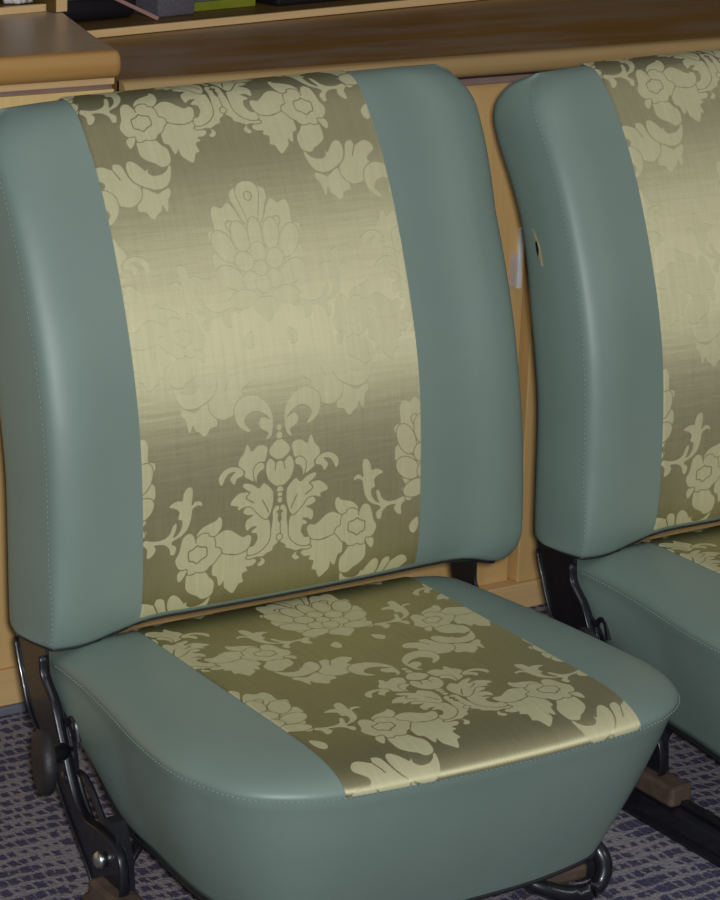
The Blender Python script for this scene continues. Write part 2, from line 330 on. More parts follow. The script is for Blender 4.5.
('f', [(0.01207, 0.13792), (0.02321, 0.14686), (0.03703, 0.14773), (0.0471, 0.13941), (0.04707, 0.12566), (0.03913, 0.11604), (0.03147, 0.11438), (0.03795, 0.12324), (0.03397, 0.13055), (0.02511, 0.13305), (0.01492, 0.12874), (0.00897, 0.1221), (0.01795, 0.12602), (0.02215, 0.12062), (0.01966, 0.11508), (0.01211, 0.11046), (0.01472, 0.10409), (0.00847, 0.1076), (0.0067, 0.11841), (0.00707, 0.12818)]),
('f', [(0.04478, 0.28721), (0.04789, 0.29689), (0.04646, 0.30471), (0.04104, 0.30767), (0.03369, 0.30465), (0.02722, 0.29679), (0.02411, 0.28711), (0.02554, 0.27929), (0.03096, 0.27633), (0.03831, 0.27935)]),
('f', [(0.0394, 0.25359), (0.04628, 0.26027), (0.04847, 0.26762), (0.04513, 0.27282), (0.03754, 0.27389), (0.0286, 0.27041), (0.02172, 0.26373), (0.01953, 0.25638), (0.02287, 0.25118), (0.03046, 0.25011)]),
('f', [(0.02284, 0.23108), (0.03181, 0.23164), (0.03779, 0.2354), (0.03851, 0.24092), (0.03368, 0.24608), (0.02516, 0.24892), (0.01619, 0.24836), (0.01021, 0.2446), (0.00949, 0.23908), (0.01432, 0.23392)]),
('f', [(0.02582, 0.29821), (0.02589, 0.30719), (0.02256, 0.31343), (0.01711, 0.31453), (0.01162, 0.31009), (0.00818, 0.30179), (0.00811, 0.29281), (0.01144, 0.28657), (0.01689, 0.28547), (0.02238, 0.28991)]),
('f', [(0.0075, 0.3), (0.00607, 0.30999), (0.00232, 0.31617), (-0.00232, 0.31617), (-0.00607, 0.30999), (-0.0075, 0.3), (-0.00607, 0.29001), (-0.00232, 0.28383), (0.00232, 0.28383), (0.00607, 0.29001)]),
('f', [(0.02259, 0.26895), (0.02613, 0.27395), (0.02618, 0.27973), (0.02272, 0.28409), (0.01708, 0.28536), (0.01141, 0.28305), (0.00787, 0.27805), (0.00782, 0.27227), (0.01128, 0.26791), (0.01692, 0.26664)]),
('f', [(0.01009, 0.24848), (0.01565, 0.2484), (0.0202, 0.2516), (0.022, 0.25686), (0.02036, 0.26218), (0.01591, 0.26552), (0.01035, 0.2656), (0.0058, 0.2624), (0.004, 0.25714), (0.00564, 0.25182)]),
('f', [(0.008, 0.284), (0.00647, 0.28929), (0.00247, 0.29256), (-0.00247, 0.29256), (-0.00647, 0.28929), (-0.008, 0.284), (-0.00647, 0.27871), (-0.00247, 0.27544), (0.00247, 0.27544), (0.00647, 0.27871)]),
('f', [(0.008, 0.253), (0.00647, 0.25829), (0.00247, 0.26156), (-0.00247, 0.26156), (-0.00647, 0.25829), (-0.008, 0.253), (-0.00647, 0.24771), (-0.00247, 0.24444), (0.00247, 0.24444), (0.00647, 0.24771)]),
('f', [(0.007, 0.268), (0.00566, 0.27211), (0.00216, 0.27466), (-0.00216, 0.27466), (-0.00566, 0.27211), (-0.007, 0.268), (-0.00566, 0.26389), (-0.00216, 0.26134), (0.00216, 0.26134), (0.00566, 0.26389)]),
('a', [(0, 0.24), (0.009, 0.238), (0.014, 0.23), (0.006, 0.222), (0, 0.216)]),
('a', [(0, 0.0565), (0.006, 0.058), (0.0125, 0.064), (0.0155, 0.072), (0.015, 0.08), (0.011, 0.085), (0.007, 0.082), (0.0045, 0.0795), (0, 0.0815)]),
('s', [(0.0045, 0.0795), (0.0055, 0.073)]),
('a', [(0, 0.107), (0.003, 0.102), (0.008, 0.098), (0.012, 0.092), (0.009, 0.087), (0.004, 0.084), (0, 0.083)]),
('f', [(0.0035, 0.05271), (0.00247, 0.05519), (0, 0.05621), (-0.00247, 0.05519), (-0.0035, 0.05271), (-0.00247, 0.05024), (-0, 0.04921), (0.00247, 0.05024)]),
('f', [(0.003, 0.04569), (0.00212, 0.04781), (0, 0.04869), (-0.00212, 0.04781), (-0.003, 0.04569), (-0.00212, 0.04356), (-0, 0.04269), (0.00212, 0.04356)]),
('f', [(0.0028, 0.04742), (0.00198, 0.0494), (0, 0.05022), (-0.00198, 0.0494), (-0.0028, 0.04742), (-0.00198, 0.04544), (-0, 0.04462), (0.00198, 0.04544)]),
('f', [(0.0028, 0.04238), (0.00198, 0.04436), (0, 0.04518), (-0.00198, 0.04436), (-0.0028, 0.04238), (-0.00198, 0.0404), (-0, 0.03958), (0.00198, 0.0404)]),
('f', [(0.003, 0.00474), (0.00212, 0.00686), (0, 0.00774), (-0.00212, 0.00686), (-0.003, 0.00474), (-0.00212, 0.00262), (-0, 0.00174), (0.00212, 0.00262)]),
('f', [(0.003, 0.11376), (0.00212, 0.11588), (0, 0.11676), (-0.00212, 0.11588), (-0.003, 0.11376), (-0.00212, 0.11164), (-0, 0.11076), (0.00212, 0.11164)]),
('f', [(0.0035, 0.10645), (0.00247, 0.10893), (0, 0.10995), (-0.00247, 0.10893), (-0.0035, 0.10645), (-0.00247, 0.10398), (-0, 0.10295), (0.00247, 0.10398)])]
PX, PT = .185, .42                       # half-drop repeat of the cloth, metres
def seg_dist(px, py, poly, closed):
    n = len(poly); d = np.full(px.shape, 9.); ins = np.zeros(px.shape, bool)
    for i in range(n if closed else n-1):
        ax, ay = poly[i]; bx, by = poly[(i+1) % n]; ex, ey = bx-ax, by-ay
        t = np.clip(((px-ax)*ex+(py-ay)*ey)/(ex*ex+ey*ey+1e-12), 0, 1)
        d = np.minimum(d, np.hypot(px-ax-t*ex, py-ay-t*ey))
        if closed and ay != by:
            ins ^= ((ay > py) != (by > py)) & (px < ex*(py-ay)/(by-ay)+ax)
    return np.where(ins, -d, d) if closed else d
def figure_field(res=.0005, w=.0008):
    nx, nt = int(round(2*PX/res)), int(round(PT/res))
    X, T = np.meshgrid((np.arange(nx)+.5)*res, (np.arange(nt)+.5)*res)
    F = np.full(X.shape, 9.)
    for k, L in MOTIF:
        one = k == 'a'
        if one: L = L+[(-x, t) for x, t in L[::-1] if x > 1e-6]; k = 'f'
        L = spline(L, 3, k == 'f')
        for sx in ((1,) if one else (1, -1)):
            for kx in range(-2, 4):
                for kt in range(-2, 3):
                    Q = L*[sx, 1]+[kx*PX, kt*PT+(PT/2 if kx % 2 else 0)]
                    lo, hi = Q.min(0), Q.max(0)
                    x0, x1 = int(max(0, (lo[0]-.004)/res)), int(min(nx, (hi[0]+.004)/res))
                    t0, t1 = int(max(0, (lo[1]-.004)/res)), int(min(nt, (hi[1]+.004)/res))
                    if x1 <= x0 or t1 <= t0: continue
                    sl = (slice(t0, t1), slice(x0, x1))
                    d = seg_dist(X[sl], T[sl], Q, k == 'f')
                    if k == 'f': F[sl] = np.minimum(np.maximum(F[sl], w*1.3-d), d)
                    else: F[sl] = np.maximum(F[sl], w*.8-d)
    return np.clip(F, -.002, .002)
FIELD = figure_field()
def sample_field(x, t, res=.0005):
    H, W = FIELD.shape
    u = (x/res-.5) % W; v = (t/res-.5) % H
    i = np.floor(u).astype(int); j = np.floor(v).astype(int); a = u-i; b = v-j
    i %= W; j %= H; i2 = (i+1) % W; j2 = (j+1) % H
    return (FIELD[j, i]*(1-a)+FIELD[j, i2]*a)*(1-b)+(FIELD[j2, i]*(1-a)+FIELD[j2, i2]*a)*b

def cloth_obj(name, pos, X, T, fx, ft, parent):
    """dense strip of cloth; pos is (rows, cols, 3); the woven figure is stored per vertex as a distance"""
    R, K = pos.shape[:2]
    idx = np.arange(R*K).reshape(R, K)
    q = np.stack([idx[:-1, :-1], idx[:-1, 1:], idx[1:, 1:], idx[1:, :-1]], -1).reshape(-1, 4)
    me = bpy.data.meshes.new(name)
    me.vertices.add(R*K); me.vertices.foreach_set('co', pos.reshape(-1).astype(np.float32))
    me.loops.add(q.size); me.loops.foreach_set('vertex_index', q.reshape(-1).astype(np.int32))
    me.polygons.add(len(q)); me.polygons.foreach_set('loop_start', (np.arange(len(q))*4).astype(np.int32))
    me.update(calc_edges=True)
    me.polygons.foreach_set('use_smooth', np.ones(len(q), bool))
    a = me.attributes.new('figure', 'FLOAT', 'POINT')
    a.data.foreach_set('value', sample_field(fx, ft).reshape(-1).astype(np.float32))
    uv = me.uv_layers.new(name='cloth')
    UV = np.stack([X, T], -1).reshape(-1, 2)[q.reshape(-1)]
    uv.data.foreach_set('uv', UV.reshape(-1).astype(np.float32))
    me.materials.append(M['damask']); me.update()
    o = bpy.data.objects.new(name, me); C.objects.link(o); o.parent = parent
    return o

# ------------------------------------------------------------------ the seat
WS = .158                                   # half width of the cloth strip
#  backrest section (y, z): front from lower lip to the crest, rear from lower lip to the crest
FB = [(.3735, .2515), (.371, .2545), (.366, .270), (.364, .29), (.364, .33), (.367, .39), (.373, .44), (.383, .485), (.397, .53),
      (.414, .575), (.434, .62), (.456, .66), (.478, .69), (.497, .712), (.515, .724), (.535, .727)]
RB = [(.438, .2535), (.451, .2565), (.455, .275), (.460, .38), (.471, .44), (.481, .48), (.492, .53), (.507, .575), (.529, .615),
      (.552, .65), (.566, .685), (.560, .712), (.535, .727)]
CF, CR = spline(FB), spline(RB)
# where the arc starts in the traced pattern
FS_ARC0 = 0.0
def crown(x):
    a = np.abs(x)
    return np.where(a < WS, -.004*(1-(a/WS)**2), .010*np.clip((a-WS)/.075, 0, 1.4)**2)
def lower_edge(x, z):
    """the bottom edge of the backrest hangs lower at both corners"""
    k = np.where(x < 0, np.clip((-x-.13)/.10, 0, 1), np.clip((x-.215)/.05, 0, 1)*.75); k = k*k*(3-2*k)
    g = np.clip(1-(z-.25)/.10, 0, 1)
    return -.016*k*g
def top_tilt(x, z):
    return (.0065*np.clip((x+WS)/(2*WS), 0, 1.2)-.07*np.clip(-x-WS, 0, .1))*np.clip((z-.55)/.17, 0, 1)**2
NV = 84
ts = (1-np.cos(np.linspace(0, PI, NV)))/2*.35+np.linspace(0, 1, NV)*.65
F_, R_ = resample(CF, ts), resample(CR, ts)
apex = .727
def half_width(v, side):
    """x of the side seam at ring v (side -1 left, +1 right)"""
    z = F_[v][1]; zz = max(z, R_[v][1]) if v > NV*.9 else z
    if side < 0: w = .248; rt = .042; rb = .0015
    else:
        w = np.interp(z, [.24, .33, .45, .60, .70], [.294, .298, .291, .289, .300]); rt = .040; rb = .030
    h = apex+.001-z
    if h < rt: w -= rt-math.sqrt(max(rt*rt-(rt-h)**2, 0))
    h = z-.2515
    if h < rb: w -= rb-math.sqrt(max(rb*rb-(rb-h)**2, 0))
    return w
def ring(v):
    f, r = F_[v], R_[v]; d = np.array([r[0]-f[0], r[1]-f[1]]); D = np.linalg.norm(d)
    wl, wr = half_width(v, -1), half_width(v, 1)
    rc = min(np.interp(f[1], [.245, .33], [.004, .018]), D*.45)   # corner rounding depth
    pts = []
    def P(x, w):                              # w metres behind the front line
        q = f+d*(w/D if D > 1e-6 else 0)
        return (x, q[0], q[1]+lower_edge(x, q[1])+top_tilt(x, q[1]))
    xs_in_l, xs_in_r = -wl+.046, wr-.046
    # left side, from the rear to the front
    splay = .012*min(1, D/.05)
    rr = min(.016, D*.4)
    L = []
    for a in np.linspace(0, PI/2, 6): L.append((-wl-splay+rr-rr*math.sin(a), D-rr+rr*math.cos(a)))   # rear corner
    for k in range(1, 8):
        t = k/8; L.append((-wl-splay*(1-t)-.002*math.sin(PI*t), (D-rr)*(1-t)+rc*t))
    seam_l = len(L); L.append((-wl, rc))
    for k in range(1, 6):
        a = k/6*PI/2; L.append((-wl+.046*(1-math.cos(a))*1.0+.0004, rc-(rc)*math.sin(a)))
    for x, w in L: pts.append(P(x, w))
    n0 = len(pts)
    for x in np.linspace(xs_in_l, xs_in_r, 30):
        w = float(crown(x))
        e = max(0, 1-min(x-xs_in_l, xs_in_r-x)/.05)
        w = w*(1-e)
        pts.append(P(x, w*min(1, D/.05)))
    Rr = [(-x*1.0, w) for x, w in L[::-1]]
    for x, w in Rr: pts.append(P(x+wl-(-wr)-0*wl if False else (x-wl)+wr, w))
    m = len(pts)
    # back panel
    for x in np.linspace(wr+splay-rr, -wl-splay+rr, 14)[1:-1]: pts.append(P(x, D+.004*min(1, D/.05)))
    return pts, seam_l

def grid_body(name, rings, mat, parent, cap0=True, cap1=True, ang_=75):
    n = len(rings[0]); V = [p_ for r in rings for p_ in r]; Fc = []
    for i in range(len(rings)-1):
        for k in range(n):
            a, b = i*n+k, i*n+(k+1) % n
            Fc.append((a, b, b+n, a+n))
    if cap0: Fc.append(tuple(range(n))[::-1])
    if cap1: Fc.append(tuple((len(rings)-1)*n+k for k in range(n)))
    bm = bmesh.new(); vs = [bm.verts.new(tuple(map(float, q))) for q in V]
    for q in Fc:
        try: bm.faces.new([vs[k] for k in q])
        except ValueError: pass
    bmesh.ops.remove_doubles(bm, verts=bm.verts, dist=1e-5)
    return bm_obj(name, bm, mat, parent, True, math.radians(ang_))

def stitches(name, path, nrm, parent, pitch=.0052, ln=.0034, r=.00055):
    """short thread stitches laid along a path"""
    path = np.array(path); A = arclen(path); n = int(A[-1]/pitch); bm = bmesh.new()
    for k in range(n):
        s = (k+.5)*pitch
        a = [np.interp(s-ln/2, A, path[:, j]) for j in range(3)]; b = [np.interp(s+ln/2, A, path[:, j]) for j in range(3)]
        o = [np.interp(s, A, nrm[:, j]) for j in range(3)]
        a = Vector(a); b = Vector(b); o = Vector(o); o.normalize()
        add_tube(bm, [a+o*.0001, (a+b)/2+o*.0006, b+o*.0001], [r*.6, r, r*.6], 5)
    return bm_obj(name, bm, M['thread'], parent, True)

seat = empty('car_seat', (0, 0, 0), 'green vinyl car seat with olive damask centre strip, nearer one, shown whole at left', 'car seat', 'reupholstered car seats on the carpet')

rings = []; seamL = []
for v in range(NV):
    if np.linalg.norm(R_[v]-F_[v]) < .0008 and v < NV-1: continue
    if v == NV-1: continue
    p_, s_ = ring(v); rings.append(p_); seamL.append(p_[s_])
back = grid_body('backrest', rings, M['vinyl'], seat)
seamL = np.array(seamL)
nr = np.tile(np.array([[-.75, -.66, 0.]]), (len(seamL), 1))
stitches('seam_stitching', seamL[1:-5]+nr[1:-5]*.0002, nr[1:-5], back)
stR = []
for r in rings:
    r = np.array(r); j = len(r)-12-(len(r)-0)  # unused
# black piping under the lower edge of the backrest
pipe = [(q[0], q[1], q[2]) for q in rings[0]]
bm = bmesh.new()
pr = [Vector(q)+Vector((0, 0, -.0004)) for q in rings[0]]; pr.append(pr[0])
add_tube(bm, pr, .0012, 6)
bm_obj('lower_piping', bm, M['black_edge'], back, True)

# cloth on the backrest
sheet = np.concatenate([CF, CR[::-1][1:24]])
AS_ = arclen(sheet)
s0 = .0085; s1 = AS_[-1]; step = .00075
S = np.arange(s0, s1, step); XS = np.linspace(-WS, WS, int(2*WS/step)+1)
cy, cz = np.interp(S, AS_, sheet[:, 0]), np.interp(S, AS_, sheet[:, 1])
k_ = 9
def smooth1(a):
    p_ = np.pad(a, k_, mode='edge'); return np.convolve(p_, np.ones(2*k_+1)/(2*k_+1), 'valid')
dy, dz = np.gradient(cy), np.gradient(cz); L_ = np.hypot(dy, dz); ny, nz = smooth1(-dz/L_), smooth1(dy/L_)
cr = crown(XS)
Dd = np.interp(S, AS_, np.concatenate([np.linalg.norm(resample(CR, np.linspace(0, 1, len(CF)))-CF, axis=1), np.zeros(23)]))
onf = np.clip((AS_[len(CF)-1]-S)/.03, 0, 1)
pos = np.zeros((len(S), len(XS), 3)); pos[:, :, 0] = XS[None]
edge = np.clip((WS-np.abs(XS))/.0018, 0, 1)**.6      # the cloth is turned under at its edge seams
lift = .0002+.0012*edge
cw = -cr[None, :]*onf[:, None]
pos[:, :, 1] = cy[:, None]+ny[:, None]*(cw+lift[None]); pos[:, :, 2] = cz[:, None]+nz[:, None]*(cw+lift[None])
pos[:, :, 2] += lower_edge(pos[:, :, 0], pos[:, :, 2])+top_tilt(pos[:, :, 0], pos[:, :, 2])
XX, SS_ = np.meshgrid(XS, S)
axis_x = -.0105+(SS_-.0955)/.4205*.0030
T_ = .0955+(SS_+T_OFF-.0955)*1.002
cloth_obj('fabric_panel', pos, XX, SS_, XX-axis_x, T_-.0955+.0, back)

# ---- cushion
SEAM = [(-.232, .425), (-.240, .385), (-.243, .318), (-.250, .255), (-.259, .191), (-.262, .125), (-.254, .084), (-.237, .044), (-.204, .017),
        (-.158, .001), (-.08, -.007), (0, -.010), (.08, -.009), (.158, -.003), (.208, .014), (.240, .044), (.254, .090), (.252, .152), (.245, .238),
        (.229, .352), (.215, .425), (.185, .447), (0, .455), (-.19, .447)]
LOW = [(-.200, .42, .165), (-.214, .385, .150), (-.222, .33, .125), (-.224, .27, .095), (-.222, .21, .087), (-.219, .155, .079), (-.212, .115, .075), (-.198, .080, .070), (-.178, .058, .066),
       (-.145, .047, .064), (-.08, .044, .063), (0, .043, .063), (.08, .043, .064), (.138, .045, .070), (.160, .052, .074), (.176, .075, .078), (.190, .115, .082), (.200, .17, .086), (.206, .24, .095),
       (.206, .345, .13), (.198, .41, .16), (.17, .43, .17), (0, .44, .17), (-.17, .43, .17)]
ZS = .219
SE = spline([(x, y, ZS) for x, y in SEAM], 6, True); LO = spline(LOW, 6, True)
CC = np.array([0, .2]); ROLL = .31
def top_z(s):
    s = np.clip(s/ROLL, 0, 1); return .022*np.sqrt(np.clip(1-(1-s)**2, 0, 1))
def corner_keep(x): return 1-.65*np.clip((-x-.165)/.05, 0, 1)
def rear_fall(y):
    d = np.maximum(y-.366, 0); return -np.where(d < .02, d*d*11, .0044+(d-.02)*.44)
SE[:, 2] += rear_fall(SE[:, 1])*corner_keep(SE[:, 0])
rg = []
for t in np.linspace(0, 1, 13):
    q = LO*(1-t)+SE*t
    o = q[:, :2]-CC; o /= np.linalg.norm(o, axis=1)[:, None]
    b = (.004+.010*np.clip((q[:, 1]-.24)/.1, 0, 1)*(q[:, 0] < -.1))[:, None]*math.sin(PI*min(1, t*1.08))
    q = q.copy(); q[:, :2] += o*b
    rg.append(q)
rg.append(SE+[0, 0, .0])
for s in list((1-np.cos(np.linspace(0.12, PI/2, 11)))*ROLL)+[.42, .55, .7, .85, .97]:
    q = SE.copy(); q[:, :2] = CC+(q[:, :2]-CC)*(1-s); q[:, 2] = ZS+top_z(s)+rear_fall(q[:, 1])*corner_keep(q[:, 0]); rg.append(q)
cushion = grid_body('seat_cushion', [list(map(tuple, q)) for q in rg], M['vinyl'], seat)
sl = np.concatenate([SE[6:], SE[:1]])[:6*20]
n2 = sl[:, :2]-CC; n2 = np.concatenate([n2/np.linalg.norm(n2, axis=1)[:, None], np.full((len(sl), 1), .35)], 1)
stitches('seam_stitching', sl+n2*.0004+np.array([0, 0, -.0016]), n2, cushion)
bm = bmesh.new()
add_tube(bm, [Vector(q)+Vector((0, 0, -.0013)) for q in list(LO)+[LO[0]]], .0022, 6)
bm_obj('lower_piping', bm, M['black_edge'], cushion, True)
# cloth on the cushion
SF = spline([(x, y, ZS) for x, y in SEAM], 80, True)
ang = np.unwrap(np.arctan2(SF[:, 1]-CC[1], SF[:, 0]-CC[0])); rad = np.hypot(SF[:, 0]-CC[0], SF[:, 1]-CC[1])
o_ = np.argsort(ang % (2*PI)); aa = (ang % (2*PI))[o_]; ra = rad[o_]
aa = np.concatenate([aa-2*PI, aa, aa+2*PI]); ra = np.concatenate([ra]*3)
def hsurf(x, y):
    a = np.arctan2(y-CC[1], x-CC[0]) % (2*PI); r = np.hypot(x-CC[0], y-CC[1])
    s = 1-r/np.interp(a, aa, ra)
    return ZS+top_z(np.clip(s, 0, 1))+rear_fall(y)
fr = SF[54*80//6:86*80//6]; fr = fr[np.argsort(fr[:, 0])]
Xc = np.linspace(-WS, WS, int(2*WS/.0008)+1); yf = np.interp(Xc, fr[:, 0], fr[:, 1])
q = np.concatenate([np.linspace(0, .02, 60)**1, np.arange(.0206, .436, .0008)])
q[:60] = .02*(np.linspace(0, 1, 60)**2)
Y = yf[None, :]+q[:, None]*(1-.0*q[:, None]); XXc = np.repeat(Xc[None], len(q), 0)
Z = hsurf(XXc, Y)
gy, gx = np.gradient(Z, axis=0), np.gradient(Z, axis=1)
yy = np.gradient(Y, axis=0); xx = np.gradient(XXc, axis=1)
nx_, ny_ = -gx/xx, -gy/np.maximum(yy, 1e-7); nn = np.sqrt(nx_**2+ny_**2+1)
edge = np.clip((WS-np.abs(Xc))/.0018, 0, 1)**.6*.0012+.0003
lf = edge[None]*np.ones_like(Z)
pos = np.stack([XXc, Y+ny_/nn*lf, Z+lf/nn], -1)
ds = np.hypot(np.diff(Y, axis=0), np.diff(Z, axis=0)); Tc = np.concatenate([np.zeros((1, len(Xc))), np.cumsum(ds, 0)])
cloth_obj('fabric_panel', pos, XXc, Tc, XXc-.013, np.where(Tc > .0805, (Tc-.0805)/.93, (Tc-.0805)/1.22), cushion)

# ---- black steel side brackets
def bracket(x, s, name, parent, right=False):
    def bend(o):
        if right:
            for v in o.data.vertices: v.co.x -= .036*min(1, max(0, (.17-v.co.z)/.07))
        return o
    outer = [(.432, .258), (.429, .232), (.416, .200), (.397, .165), (.358, .135), (.332, .104), (.301, .074), (.276, .052), (.262, .034)]
    inner = [(.228, .034), (.204, .052), (.202, .080), (.212, .097), (.240, .104), (.279, .104), (.300, .122), (.324, .164), (.341, .194), (.362, .214), (.366, .234), (.367, .258)]
    if not right:
        sh_ = lambda P: [(a+.020, b-.006 if b < .24 else b) for a, b in P]
        outer, inner = sh_(outer), sh_(inner)
    if right: inner = [(a+max(0, min(1, (b-.17)/.04))*.019, b) for a, b in inner]
    o2, i2 = spline(outer, 4), spline(inner, 4)
    bm = bmesh.new(); add_prism(bm, [tuple(q) for q in o2]+[tuple(q) for q in i2], 0, x-.002*s, x+.002*s)
    b = bend(bm_obj(name, bm, M['steel'], parent, True, math.radians(30)))
    cut = lambda P: [q for q in P if q[1] < (.236 if right else .229)]
    o2, i2 = cut(o2), cut(i2)
    if right: i2 = [q for q in i2 if q[1] < .165]
    bm = bmesh.new()                          # bent flanges along both edges
    add_tube(bm, [(x+.004*s, q[0], q[1]) for q in i2], .0016, 8, 3.2)
    add_tube(bm, [(x+.003*s, q[0]-.001, q[1]) for q in o2], .0009, 8, 2.0)
    bend(bm_obj('flange', bm, M['steel'], b, True))
    bm = bmesh.new(); bmesh.ops.create_uvsphere(bm, u_segments=16, v_segments=10, radius=.0085)
    for v in bm.verts: v.co = Vector((v.co.x*.7+x+.006*s, v.co.y+(.246 if right else .266), v.co.z+(.074 if right else .068)))
    tag(bend(bm_obj('bolt', bm, M['chrome'], b, True)), 'bright bare metal bolt head')
    bm = bmesh.new()
    add_tube(bm, [(x+.001*s, .318+(0 if right else .02), .122), (x+.0075*s, .318+(0 if right else .02), .122)], .006, 12)
    bend(bm_obj('rivet', bm, M['steel'], b, True))
    return b
bL = bracket(-.2475, -1, 'side_bracket', seat)
bR = bracket(.246, 1, 'side_bracket', seat, True)
# inner hinge plate with its open loop beside the cushion
for x, s in ((-.243, -1), (.222, 1)):
    bm = bmesh.new()
    P1 = spline([(.376, .182), (.352, .172), (.338, .156), (.332, .124), (.345, .120), (.356, .150), (.380, .168)], 4, True)
    add_prism(bm, [tuple(q) for q in P1], 0, x-.002, x+.002)
    add_tube(bm, [(x, *q) for q in spline([(.334, .128), (.318, .129), (.302, .121), (.288, .108), (.276, .098), (.262, .090)], 4)], .0035, 8)
    add_tube(bm, [(x, *q) for q in spline([(.334, .128), (.322, .112), (.304, .094), (.286, .078), (.27, .066)], 4)], .003, 8)
    if s < 0: add_tube(bm, [(x, *q) for q in spline([(.352, .166), (.346, .177), (.339, .179), (.334, .174), (.330, .160)], 4)], .0032, 8)
    add_prism(bm, [(.248, .112), (.262, .112), (.252, .03), (.226, .03), (.232, .08)], 0, x-.007, x+.007)
    bm_obj('hinge_plate', bm, M['steel'], seat, True, math.radians(30))
# reclining knob on the left bracket
bm = bmesh.new()
n = 40; c = Vector((-.293, .308, .158)); R = .031
prof = [(-.002, 0), (-.004, .022), (-.003, .028), (.000, .031), (.006, .031), (.009, .028), (.012, .012), (.012, 0)]
rows = []
for dx, rr in prof:
    rows.append([bm.verts.new((c.x+dx, c.y+rr*math.cos(2*PI*k/n)*(1 if k % 2 or rr < .03 else .96), c.z+rr*math.sin(2*PI*k/n)*(1 if k % 2 or rr < .03 else .96))) for k in range(n)])
for a, b in zip(rows, rows[1:]):
    for k in range(n): bm.faces.new((a[k], a[(k+1) % n], b[(k+1) % n], b[k]))
bmesh.ops.remove_doubles(bm, verts=bm.verts, dist=1e-5)
kr = Matrix.Translation(c) @ Matrix.Rotation(math.radians(-14), 4, 'Z') @ Matrix.Translation(-c)
bmesh.ops.transform(bm, matrix=kr, verts=bm.verts)
knob = bm_obj('reclining_knob', bm, M['rubber'], seat, True, math.radians(40))
bm = bmesh.new(); add_tube(bm, [(-.288, .309, .158), (-.2495, .347, .146)], [.009, .009], 14)
add_tube(bm, [(-.2565, .347, .146), (-.2495, .347, .146)], .012, 16)
bm_obj('shaft', bm, M['steel'], knob, True, math.radians(40))
# floor runners
def runner(x, y0, y1, parent):
    bm = bmesh.new()
    sec = [(x-.019, .0), (x-.019, .004), (x-.013, .006), (x-.013, .024), (x-.006, .028), (x+.006, .028), (x+.013, .024), (x+.013, .006), (x+.019, .004), (x+.019, 0)]
    add_prism(bm, sec, 1, y0, y1)
    r = bm_obj('slide_rail', bm, M['steel'], parent, True, math.radians(30))
    bm = bmesh.new(); add_box(bm, x-.001, x+.009, y0+.01, y1-.05, .0285, .0345, .001)
    bm_obj('slider', bm, M['steel'], r)
    bm = bmesh.new(); add_box(bm, x-.014, x+.014, .19, .270, .028, .050, .004)
    tag(bm_obj('foot_block', bm, M['rust'], r), 'worn rust brown block under the bracket')
    return r
runner(-.250, -.03, .285, seat); runner(.215, .12, .285, seat)
# cushion pan on cross bars so the cushion stands on the runners
bm = bmesh.new()
for y in (.075, .255):
    zt = .070 if y < .2 else .090
    add_tube(bm, [(-.250, y, .030), (-.245, y, .045), (-.205, y, zt+.012), (0, y, zt+.016), (.18, max(y, .15), zt+.012), (.213, max(y, .15), .045), (.215, max(y, .15), .030)], .007, 10)
bm_obj('seat_frame', bm, M['steel'], seat, True)
# curled front end of the right-hand runner
bm = bmesh.new()
K = spline([(.190, .125, .052), (.196, .110, .050), (.202, .096, .040), (.203, .090, .026), (.196, .088, .013), (.180, .088, .008), (.158, .092, .010), (.140, .100, .016), (.128, .11, .022), (.118, .125, .03)], 5)
add_tube(bm, [tuple(q) for q in K], .0085, 12)
bm_obj('release_lever', bm, M['steel'], seat, True)
bm = bmesh.new(); add_box(bm, .140, .192, .10, .135, .014, .030, .004)
tag(bm_obj('lever_plate', bm, M['rust'], seat), 'worn brown plate inside the curled lever')

# ---- second seat, further along to the right
seat2 = copy_tree(seat)
seat2.location = (.6104, -.0239, 0); seat2.rotation_euler = (0, 0, math.radians(.96))
seat2['label'] = 'green vinyl car seat cut off by the right edge, small tear in its side'
b2 = [o for o in seat2.children if o.name.startswith('backrest')][0]
bm = bmesh.new()
TY = [(.4885, .572), (.484, .563), (.4805, .553), (.473, .541), (.469, .536), (.472, .545), (.476, .556), (.4845, .568)]
add_prism(bm, [(y-.012, z-.001) for y, z in TY], 0, -.2595, -.2545)
tag(bm_obj('tear', bm, M['foam'], b2), 'narrow torn slit showing yellow foam')
bm = bmesh.new(); add_prism(bm, [(y-.0125, z-.001) for y, z in [(.482, .559), (.4795, .551), (.476, .545), (.4755, .552), (.480, .561)]], 0, -.2600, -.2550)
tag(bm_obj('hole', bm, M['black_edge'], b2), 'dark hole in the torn slit')

# ------------------------------------------------------------------ setting
bm = bmesh.new(); add_box(bm, -3.2, 3.4, -3.2, 2.2, -.05, 0)
tag(bm_obj('floor', bm, M['carpet']), kind='structure')
bm = bmesh.new(); add_box(bm, -3.2, 3.4, 2.2, 2.3, 0, 2.6)
tag(bm_obj('wall_back', bm, mat_plain('cream_paint', (168, 158, 138), .8)), kind='structure')

